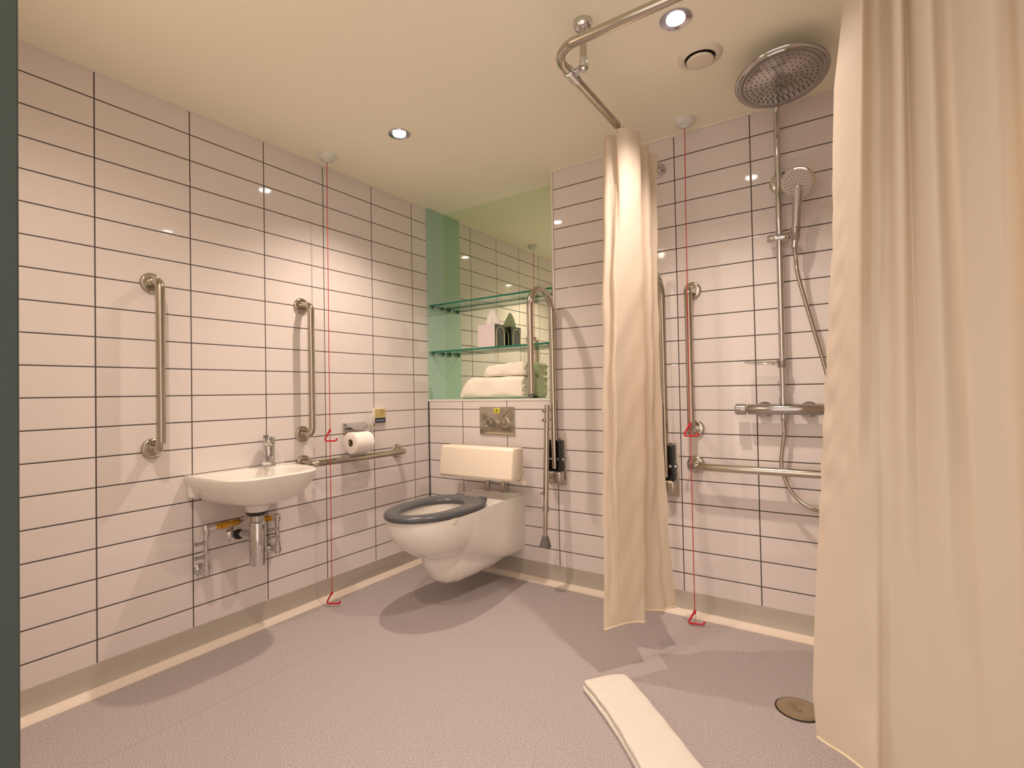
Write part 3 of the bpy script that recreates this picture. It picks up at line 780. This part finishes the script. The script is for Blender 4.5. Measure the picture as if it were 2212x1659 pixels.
t = thing('hand_shower', 'hand shower with pale spray face and grey hose in the riser holder', 'hand shower', (2.11, -0.12, 1.8))
C0 = V((2.118, -0.135, 1.872)); N0 = V((-0.10, -1.0, -0.66)).normalized()
H1 = V((2.098, -0.088, 1.625)); H2 = C0 - N0*0.012 + V((-0.002, 0.0, -0.052))
b = B(); b.lathe(C0, -N0, [(0, 0.054), (0.002, 0.060), (0.008, 0.0615), (0.016, 0.056), (0.023, 0.035), (0.026, 0.0)], 40)
hd = b.build('spray_head', M['chrome'], t)
b = B(); b.lathe(C0, N0, [(0, 0.0545), (0.003, 0.0525), (0.004, 0.046), (0.0045, 0.0)], 40); b.mi = 1
u = N0.orthogonal().normalized(); w = N0.cross(u)
for k in range(1, 6):
    r = 0.0092*k; n = max(4, int(2*PI*r/0.0125))
    for q in range(n):
        a = 2*PI*(q+0.5*(k % 2))/n; b.lathe(C0 + (u*math.cos(a)+w*math.sin(a))*r, N0, [(0.0034, 0.0019), (0.0065, 0.0013)], 6)
b.build('spray_face', [M['sprayface'], M['nozzle']], hd)
b = B(); hp = crom([H1, H1.lerp(H2, 0.35)+V((0.001, 0.006, 0)), H1.lerp(H2, 0.7)+V((0.0, 0.006, 0)), H2, C0-N0*0.012+V((0, 0, -0.02))], 6)
nr = len(hp); b.tube(hp, [0.0125 + 0.004*math.sin(PI*min(1, i/nr*1.1))+ (0.006 if i > nr*0.8 else 0.0)*((i/nr-0.8)/0.2) for i in range(nr)], 18); b.build('handle', M['chrome'], t)
b = B(); hp2 = [p + N0*0.0085 for p in hp[4:]]; b.tube(hp2, [0.009+0.006*(i/len(hp2))**3 for i in range(len(hp2))], 14); b.build('grip_front', M['sprayface'], t)

hp = crom([H1+V((0, 0.0, 0.004)), H1+V((0.004, 0.004, -0.045)), (2.110, -0.085, 1.50), (2.158, -0.075, 1.28), (2.205, -0.070, 1.07), (2.250, -0.100, 0.85), (2.262, -0.122, 0.69), (2.225, -0.108, 0.585), (2.165, -0.080, 0.556), (2.100, -0.070, 0.582), (2.050, -0.062, 0.645), (2.026, -0.050, 0.735), (2.040, -0.052, 0.86), (RX, RYY, 0.915)], 26)
b = B(); b.tube(hp, [0.0072 + 0.0009*(i % 2) for i in range(len(hp))], 12); ho = b.build('hose', M['steel_b'], t, angle=30)
b = B(); b.lathe((RX, RYY, 0.945), (0, 0, -1), [(0, 0.011), (0.028, 0.011), (0.034, 0.009)], 16); b.build('hose_nut', M['chrome'], ho)

t = thing('shower_valve', 'chrome thermostatic bar valve on the shower wall', 'shower valve', (RX, RYY, 0.963))
vy = -0.062
b = B(); b.lathe((1.905, vy, 0.963), (1, 0, 0), [(0, 0.0205), (0.004, 0.0225), (0.275, 0.0225), (0.279, 0.0205)], 28); b.build('valve_body', M['chrome_d'], t)
for x0, s in ((1.900, -1), (2.188, 1)):
    b = B(); b.lathe((x0, vy, 0.963), (s, 0, 0), [(0, 0.0205), (0.003, 0.0235), (0.040, 0.0245), (0.044, 0.021)], 28)
    b.box((min(x0, x0+s*0.036), vy-0.034, 0.959), (max(x0, x0+s*0.036), vy-0.018, 0.968), 0.002); b.build('control_knob', M['chrome_d'], t)
for x in (1.963, 2.129):
    b = B(); b.lathe((x, 0, 0.960), (0, -1, 0), [(0, 0.035), (0.006, 0.035), (0.014, 0.028), (0.018, 0.020), (0.050, 0.018)], 28); b.build('wall_union', M['chrome'], t)
b = B(); b.lathe((RX, RYY, 0.983), (0, 0, 1), [(0, 0.014), (0.020, 0.016), (0.034, 0.0155)], 18); b.build('riser_nut', M['chrome'], t)

t = thing('soap_dish', 'clear soap dish clipped to the shower riser', 'soap dish', (1.98, -0.08, 1.16))
b = B(); rings = []
def dish(z, s):
    pts = []
    for q in range(32):
        a = 2*PI*q/32; ca, sa = math.cos(a), math.sin(a); e = 0.62
        pts.append(V((1.972 + 0.072*s*abs(ca)**e*(1 if ca > 0 else -1), -0.095 + 0.055*s*abs(sa)**e*(1 if sa > 0 else -1), z + 0.010*(1-ca)*0.3)))
    return pts
b.loft([dish(1.150, 0.75), dish(1.152, 0.90), dish(1.160, 0.99), dish(1.163, 1.0), dish(1.163, 0.95), dish(1.157, 0.86), dish(1.156, 0.5)]); b.build('tray', M['clear'], t)
b = B(); b.lathe((RX, RYY, 1.170), (0, 0, -1), [(0, 0.020), (0.004, 0.0205), (0.030, 0.0175), (0.032, 0.016)], 22); b.box((RX-0.038, -0.074, 1.150), (RX-0.010, -0.050, 1.160), 0.002); b.build('clip', M['chrome_d'], t)

# floor drain
t = thing('floor_drain', 'round dull steel floor drain by the large curtain', 'drain', (2.108, -0.556, 0))
b = B(); b.lathe((2.108, -0.556, 0.0), (0, 0, 1), [(0, 0.0685), (0.0015, 0.0685), (0.0022, 0.067), (0.0015, 0.0655), (0.001, 0.0655)], 48); b.build('rim', M['dark'], t)
b = B(); b.lathe((2.108, -0.556, 0.0012), (0, 0, 1), [(0, 0.064), (0.002, 0.064), (0.003, 0.061), (0.003, 0.012), (0.0022, 0.011), (0.0022, 0.0)], 48); b.build('grate_cover', M['bronze'], t)

# ------------------------------------------------------------------ curtain rail
RZ0 = 2.120; RXR = 1.526; RYR = -1.082
t = thing('curtain_rail', 'bent steel shower curtain rail below the ceiling', 'curtain rail', (RXR, -0.5, RZ0))
b = B(); b.tube(fillet([(RXR, -0.01, RZ0), (RXR, RYR, RZ0), (XR-0.01, RYR, RZ0)], 0.085, 14), 0.0150, 20); b.build('rail', M['steel'], t)
b = B(); b.lathe((RXR, 0, RZ0), (0, -1, 0), [(0, 0.036), (0.005, 0.036), (0.012, 0.030), (0.022, 0.020), (0.030, 0.0175)], 28); b.build('wall_flange', M['chrome'], t)
b = B(); b.lathe((XR, RYR, RZ0), (-1, 0, 0), [(0, 0.036), (0.005, 0.036), (0.012, 0.030), (0.022, 0.020), (0.030, 0.0175)], 28); b.build('wall_flange', M['chrome'], t)
HX, HY = 1.573, -0.947
b = B(); b.tube([(HX, HY, ZC-0.02), (HX, HY, 2.135)], 0.0115, 18); hg = b.build('ceiling_hanger', M['steel'], t)
b = B(); b.lathe((HX, HY, ZC), (0, 0, -1), [(0, 0.031), (0.010, 0.031), (0.024, 0.027), (0.030, 0.020), (0.034, 0.014)], 28); b.build('ceiling_flange', M['chrome'], hg)
b = B(); b.lathe((HX, HY, 2.150), (0, 0, -1), [(0, 0.0145), (0.032, 0.0155), (0.040, 0.010)], 20)
b.tube([(HX, HY, 2.126), (RXR, HY+0.01, 2.117)], 0.0125, 14)
b.lathe((RXR, HY+0.042, RZ0), (0, -1, 0), [(0, 0.0155), (0.002, 0.0195), (0.062, 0.0195), (0.064, 0.0155)], 22); b.build('rail_clip', M['chrome'], hg)

# ------------------------------------------------------------------ curtains
def sheet(name, t, fn, nu, nv, th, mats, closed_ok=False):
    """a cloth of real thickness: fn(u, v) -> point"""
    b = B()
    G = [[fn(i/nu, j/nv) for j in range(nv+1)] for i in range(nu+1)]
    Nn = [[None]*(nv+1) for _ in range(nu+1)]
    for i in range(nu+1):
        for j in range(nv+1):
            du = G[min(i+1, nu)][j]-G[max(i-1, 0)][j]; dv = G[i][min(j+1, nv)]-G[i][max(j-1, 0)]
            n = du.cross(dv)
            Nn[i][j] = n.normalized() if n.length > 1e-9 else V((0, -1, 0))
    A = [[b.bm.verts.new(G[i][j] + Nn[i][j]*th/2) for j in range(nv+1)] for i in range(nu+1)]
    C = [[b.bm.verts.new(G[i][j] - Nn[i][j]*th/2) for j in range(nv+1)] for i in range(nu+1)]
    for i in range(nu):
        for j in range(nv):
            b._face((A[i][j], A[i+1][j], A[i+1][j+1], A[i][j+1])); b._face((C[i][j], C[i][j+1], C[i+1][j+1], C[i+1][j]))
    for i in range(nu):
        b._face((A[i][0], C[i][0], C[i+1][0], A[i+1][0])); b._face((A[i][nv], A[i+1][nv], C[i+1][nv], C[i][nv]))
    for j in range(nv):
        b._face((A[0][j], A[0][j+1], C[0][j+1], C[0][j])); b._face((A[nu][j], C[nu][j], C[nu][j+1], A[nu][j+1]))
    return b.build(name, mats, t, angle=75), G
def poly_fn(pts, n=10):
    P_ = crom(pts, n); L = [0.0]
    for a, c_ in zip(P_[:-1], P_[1:]): L.append(L[-1]+(c_-a).length)
    def f(u):
        s = u*L[-1]
        for k in range(1, len(L)):
            if L[k] >= s:
                q = (s-L[k-1])/max(1e-9, L[k]-L[k-1]); return P_[k-1].lerp(P_[k], q)
        return P_[-1]
    return f
def hooks(t, pts, zt):
    for x, y, dx, dy in pts:
        b = B(); c_ = V((x, y, RZ0)); d = V((dx, dy, 0)).normalized()
        ring = [c_ + d*0.021*math.cos(a) + V((0, 0, 0.021*math.sin(a)-0.002)) for a in [math.radians(-80+20*k) for k in range(17)]]
        b.tube(ring + [c_ + V((0, 0, -0.045))], 0.0022, 8); b.build('curtain_hook', M['plastic_c'], t)

# small bunched curtain
t = thing('shower_curtain', 'cream shower curtain bunched beside the support rail', 'curtain', (1.53, -0.45, 2.09), 'cream shower curtains on the rail')
topf = poly_fn([(1.455, -0.500, 0), (1.478, -0.525, 0), (1.505, -0.500, 0), (1.518, -0.520, 0), (1.530, -0.548, 0), (1.572, -0.528, 0), (1.592, -0.452, 0), (1.540, -0.420, 0), (1.500, -0.400, 0), (1.535, -0.372, 0), (1.582, -0.345, 0), (1.572, -0.300, 0), (1.520, -0.290, 0), (1.560, -0.262, 0), (1.598, -0.245, 0)])
midf = poly_fn([(1.478, -0.620, 0), (1.493, -0.632, 0), (1.508, -0.615, 0), (1.520, -0.620, 0), (1.535, -0.635, 0), (1.580, -0.560, 0), (1.605, -0.500, 0), (1.545, -0.460, 0), (1.505, -0.420, 0), (1.545, -0.400, 0), (1.600, -0.405, 0), (1.592, -0.345, 0), (1.535, -0.325, 0), (1.580, -0.310, 0), (1.606, -0.310, 0)])
botf = poly_fn([(1.497, -0.700, 0), (1.512, -0.678, 0), (1.528, -0.652, 0), (1.544, -0.628, 0), (1.562, -0.602, 0), (1.585, -0.572, 0), (1.602, -0.548, 0), (1.570, -0.510, 0), (1.540, -0.470, 0), (1.570, -0.448, 0), (1.615, -0.440, 0), (1.635, -0.425, 0), (1.640, -0.400, 0), (1.655, -0.380, 0), (1.662, -0.360, 0)])
def c1(u, v):
    a, m_, c_ = topf(u), midf(u), botf(u)
    w0, w1, w2 = 2*(v-0.5)*(v-1), -4*v*(v-1), 2*v*(v-0.5)
    p = a*w0 + m_*w1 + c_*w2
    zt = 2.098 - (0.030*(0.5-0.5*math.cos(u*14*PI)) if v < 0.02 else 0)
    sl = 0.163 + 0.006*math.sin(u*9)
    p.z = 2.098 + (sl-2.098)*v
    amp = 0.0022*min(1, v*3)
    p.x += amp*math.sin(v*31+u*15) + amp*0.5*math.sin(v*63+u*40); p.y += amp*math.cos(v*27+u*19)
    return p
_, G = sheet('cloth', t, c1, 150, 110, 0.0016, M['curtain'])
b = B(); b.tube([G[i][-1]+V((0, 0, 0.004)) for i in range(0, 151, 2)], 0.0030, 8); b.build('hem', M['hem'], t)
b = B()
b.tube([G[19][j] for j in range(12, 110)], [0.0010 + 0.0012*(j % 2) for j in range(12, 110)], 6)
b.build('side_seam', M['hem'], t)
hooks(t, [(RXR, -0.535, 1, 0), (RXR, -0.42, 1, 0.1), (RXR, -0.34, 1, -0.1), (RXR, -0.27, 1, 0)], 2.09)

# large curtain drawn across the right
t = thing('shower_curtain', 'large cream shower curtain filling the right side of the view', 'curtain', (2.5, -1.05, 2.09), 'cream shower curtains on the rail')
# (x, y) of the folds at the top and at the hem
tp = [(2.290, -0.990), (2.299, -1.030), (2.310, -1.075), (2.321, -1.112), (2.328, -1.085), (2.336, -1.050), (2.352, -1.040), (2.366, -1.068), (2.374, -1.100), (2.388, -1.104), (2.396, -1.066), (2.408, -1.100), (2.430, -1.120), (2.446, -1.085), (2.464, -1.070), (2.490, -1.092), (2.520, -1.112), (2.546, -1.100), (2.566, -1.072), (2.596, -1.080), (2.630, -1.115), (2.670, -1.070), (2.710, -1.110), (2.755, -1.060), (2.805, -1.105), (2.862, -1.065), (2.925, -1.090)]
bt = [(2.186, -1.000), (2.206, -1.020), (2.235, -1.042), (2.276, -1.080), (2.300, -1.104), (2.312, -1.092), (2.330, -1.080), (2.354, -1.084), (2.374, -1.094), (2.392, -1.100), (2.408, -1.104), (2.428, -1.112), (2.450, -1.120), (2.470, -1.124), (2.490, -1.122), (2.515, -1.122), (2.540, -1.124), (2.562, -1.116), (2.582, -1.106), (2.612, -1.110), (2.645, -1.120), (2.684, -1.105), (2.720, -1.116), (2.765, -1.090), (2.812, -1.108), (2.866, -1.080), (2.925, -1.085)]
tf = poly_fn([(x, y, 0) for x, y in tp]); bf = poly_fn([(x, y, 0) for x, y in bt])
def c2(u, v):
    z = 2.098 + (0.185-2.098)*v
    k = v**1.15
    p = tf(u).lerp(bf(u), k)
    edge = max(0, 1-u/0.10)
    # slack of the free edge: bulges out and back
    ex = [(2.098, 2.292), (1.99, 2.284), (1.79, 2.260), (1.60, 2.252), (1.435, 2.249), (1.095, 2.226), (0.867, 2.212), (0.486, 2.188), (0.29, 2.179), (0.185, 2.186)]
    for (za, xa), (zb_, xb_) in zip(ex[:-1], ex[1:]):
        if zb_ <= z <= za: q = (za-z)/(za-zb_); xe = xa+(xb_-xa)*q; break
    else: xe = ex[-1][1]
    p.x += edge*(xe - (tf(0).lerp(bf(0), k)).x)
    wv = min(1, max(0, (1.7-z)*3))*max(0, min(1, (z-0.6)*4))
    p.x += edge*0.0018*math.sin(z*64)*wv; p.y += max(0, 1-u/0.13)*wv*(0.0034*math.sin(z*37+1+u*60) + 0.0020*math.sin(z*67-u*110) + 0.0022*math.sin(z*23+u*150))
    rr = max(0, 1-abs(u-0.17)/0.07)
    p.y += rr*0.005*math.sin(z*21)
    p.z = z + 0.01*math.sin(u*7)*v
    return p
_, G = sheet('cloth', t, c2, 300, 110, 0.0016, M['curtain'])
b = B(); b.tube([G[i][-1]+V((0, 0, 0.004)) for i in range(0, 301, 2)], 0.0030, 8); b.build('hem', M['hem'], t)
hooks(t, [(x, RYR, 0, 1) for x in (2.28, 2.37, 2.46, 2.57, 2.68, 2.80, 2.90)], 2.09)

# ------------------------------------------------------------------ folded bath mat on the floor
t = thing('bath_mat', 'folded white towelling bath mat lying on the floor', 'bath mat', (1.85, -1.1, 0))
P0 = V((1.512, -0.772, 0)); D = V((0.300, -0.268, 0)).normalized(); D2 = V((0.345, -0.262, 0)).normalized(); S = V((-D.y, D.x, 0))
LN = 0.80; HWID = 0.083
def mat_fn(b, z0, z1, inset, l0, l1, seed):
    rings = []; n = 40
    for k in range(61):
        s = k/60; l = l0 + (l1-l0)*s
        end = min(s, 1-s)*(l1-l0)
        q = min(1, end/0.030); wk = 0.80 + 0.20*math.sqrt(max(0, 1-(1-q)**2)); hk = 0.55 + 0.45*math.sqrt(max(0, 1-(1-q)**2))
        c_ = P0 + D*l + S*(0.010*math.sin(l*7+0.6) - 0.02*l*l)
        w = (HWID-inset)*wk*(1 + 0.03*math.sin(l*11+seed)); h = (z1-z0)*hk*(1+0.05*math.sin(l*9+seed*2))
        ring = []
        for j in range(n):
            a = 2*PI*j/n; ca, sa = math.cos(a), math.sin(a); e = 0.45
            yy = w*abs(ca)**e*(1 if ca > 0 else -1); zz = h/2*abs(sa)**e*(1 if sa > 0 else -1)
            p = c_ + S*yy + V((0, 0, z0 + h/2 + zz))
            p.z += 0.0018*math.sin(l*60+yy*45)*(1 if sa > 0.2 else 0)
            p.z = max(p.z, 0.0005)
            ring.append(p)
        rings.append(ring)
    b.loft(rings)
b = B(); mat_fn(b, 0.0, 0.022, 0.0, 0.0, LN, 1.0); b.build('lower_fold', M['mat'], t, angle=75)
b = B(); mat_fn(b, 0.0205, 0.043, 0.004, 0.002, LN-0.004, 2.2); b.build('upper_fold', M['mat'], t, angle=75)

# ------------------------------------------------------------------ ceiling fittings
def ceiling_light(x, y, label, beam=126):
    t = thing('ceiling_light', label, 'ceiling light', (x, y, ZC), 'recessed downlights in the ceiling')
    b = B(); b.lathe((x, y, ZC), (0, 0, -1), [(0, 0.052), (0.004, 0.051), (0.006, 0.048), (0.003, 0.038), (0.0008, 0.030)], 40); b.build('rim', M['bluering'], t)
    b = B(); b.lathe((x, y, ZC-0.0010), (0, 0, -1), [(0, 0.0300), (0.003, 0.029), (0.005, 0.0)], 32); b.build('lens', M['lamp'], t)
    ld = bpy.data.lights.new('downlight_beam', 'SPOT'); ld.energy = LAMP_W; ld.color = LAMP_C
    ld.spot_size = math.radians(beam); ld.spot_blend = 1.0; ld.shadow_soft_size = 0.024
    lo = bpy.data.objects.new('downlight_beam', ld); col.objects.link(lo); lo.location = (0, 0, -0.035); lo.parent = t
    return t
LAMP_W = 64; LAMP_C = (1.0, 0.80, 0.67)
ceiling_light(0.557, -0.783, 'round lit downlight in the ceiling above the toilet')
ceiling_light(1.828, -0.777, 'round lit downlight in the ceiling beside the curtain rail')
LAMP_W = 46
ceiling_light(0.92, -2.04, 'round lit downlight in the ceiling just inside the doorway', 158)

t = thing('ceiling_vent', 'round cream extract vent in the ceiling beside the shower', 'vent', (1.848, -0.535, ZC))
b = B(); b.lathe((1.848, -0.535, ZC), (0, 0, -1), [(0, 0.078), (0.004, 0.077), (0.012, 0.066), (0.015, 0.058), (0.012, 0.054), (0.001, 0.052)], 48); b.build('collar', M['plastic_c'], t)
b = B(); b.lathe((1.848, -0.535, ZC), (0, 0, -1), [(0, 0.052), (0.003, 0.052)], 40); b.build('throat', M['dark'], t)
b = B(); b.lathe((1.848, -0.535, ZC-0.003), (0, 0, -1), [(0, 0.012), (0.010, 0.012), (0.011, 0.044), (0.016, 0.047), (0.021, 0.045), (0.023, 0.036), (0.023, 0.0)], 48); b.build('valve_disc', M['plastic_c'], t)

# ------------------------------------------------------------------ light from outside the doorway
w = bpy.data.worlds.new('world'); scene.world = w; w.use_nodes = True
bg = w.node_tree.nodes['Background']; bg.inputs[0].default_value = (1.0, 0.85, 0.73, 1); bg.inputs[1].default_value = 1.55

# ------------------------------------------------------------------ camera
f_px = 1107.707; dcx = -24.879
cam = bpy.data.cameras.new('camera'); cam.sensor_fit = 'HORIZONTAL'; cam.sensor_width = 36.0
cam.lens = f_px/2212*36.0; cam.shift_x = -dcx/2212; cam.shift_y = 0.0; cam.clip_start = 0.02
co = bpy.data.objects.new('camera', cam); col.objects.link(co)
r = V((0.82502042, 0.56480443, -0.01836467)); u = V((0.02430434, -0.00299645, 0.99970012)); f = V((-0.56458002, 0.82521935, 0.01619933))
mw = Matrix(((r.x, u.x, -f.x, 2.27692), (r.y, u.y, -f.y, -2.49508), (r.z, u.z, -f.z, 1.05625), (0, 0, 0, 1)))
co.matrix_world = mw
scene.camera = co

for o in list(bpy.data.objects):
    for k in ('_root', '_off'):
        if k in o: del o[k]

scene.view_settings.view_transform = 'Standard'; scene.view_settings.look = 'None'
scene.view_settings.gamma = 1.0; scene.view_settings.use_curve_mapping = False
scene.view_settings.exposure = 0.12
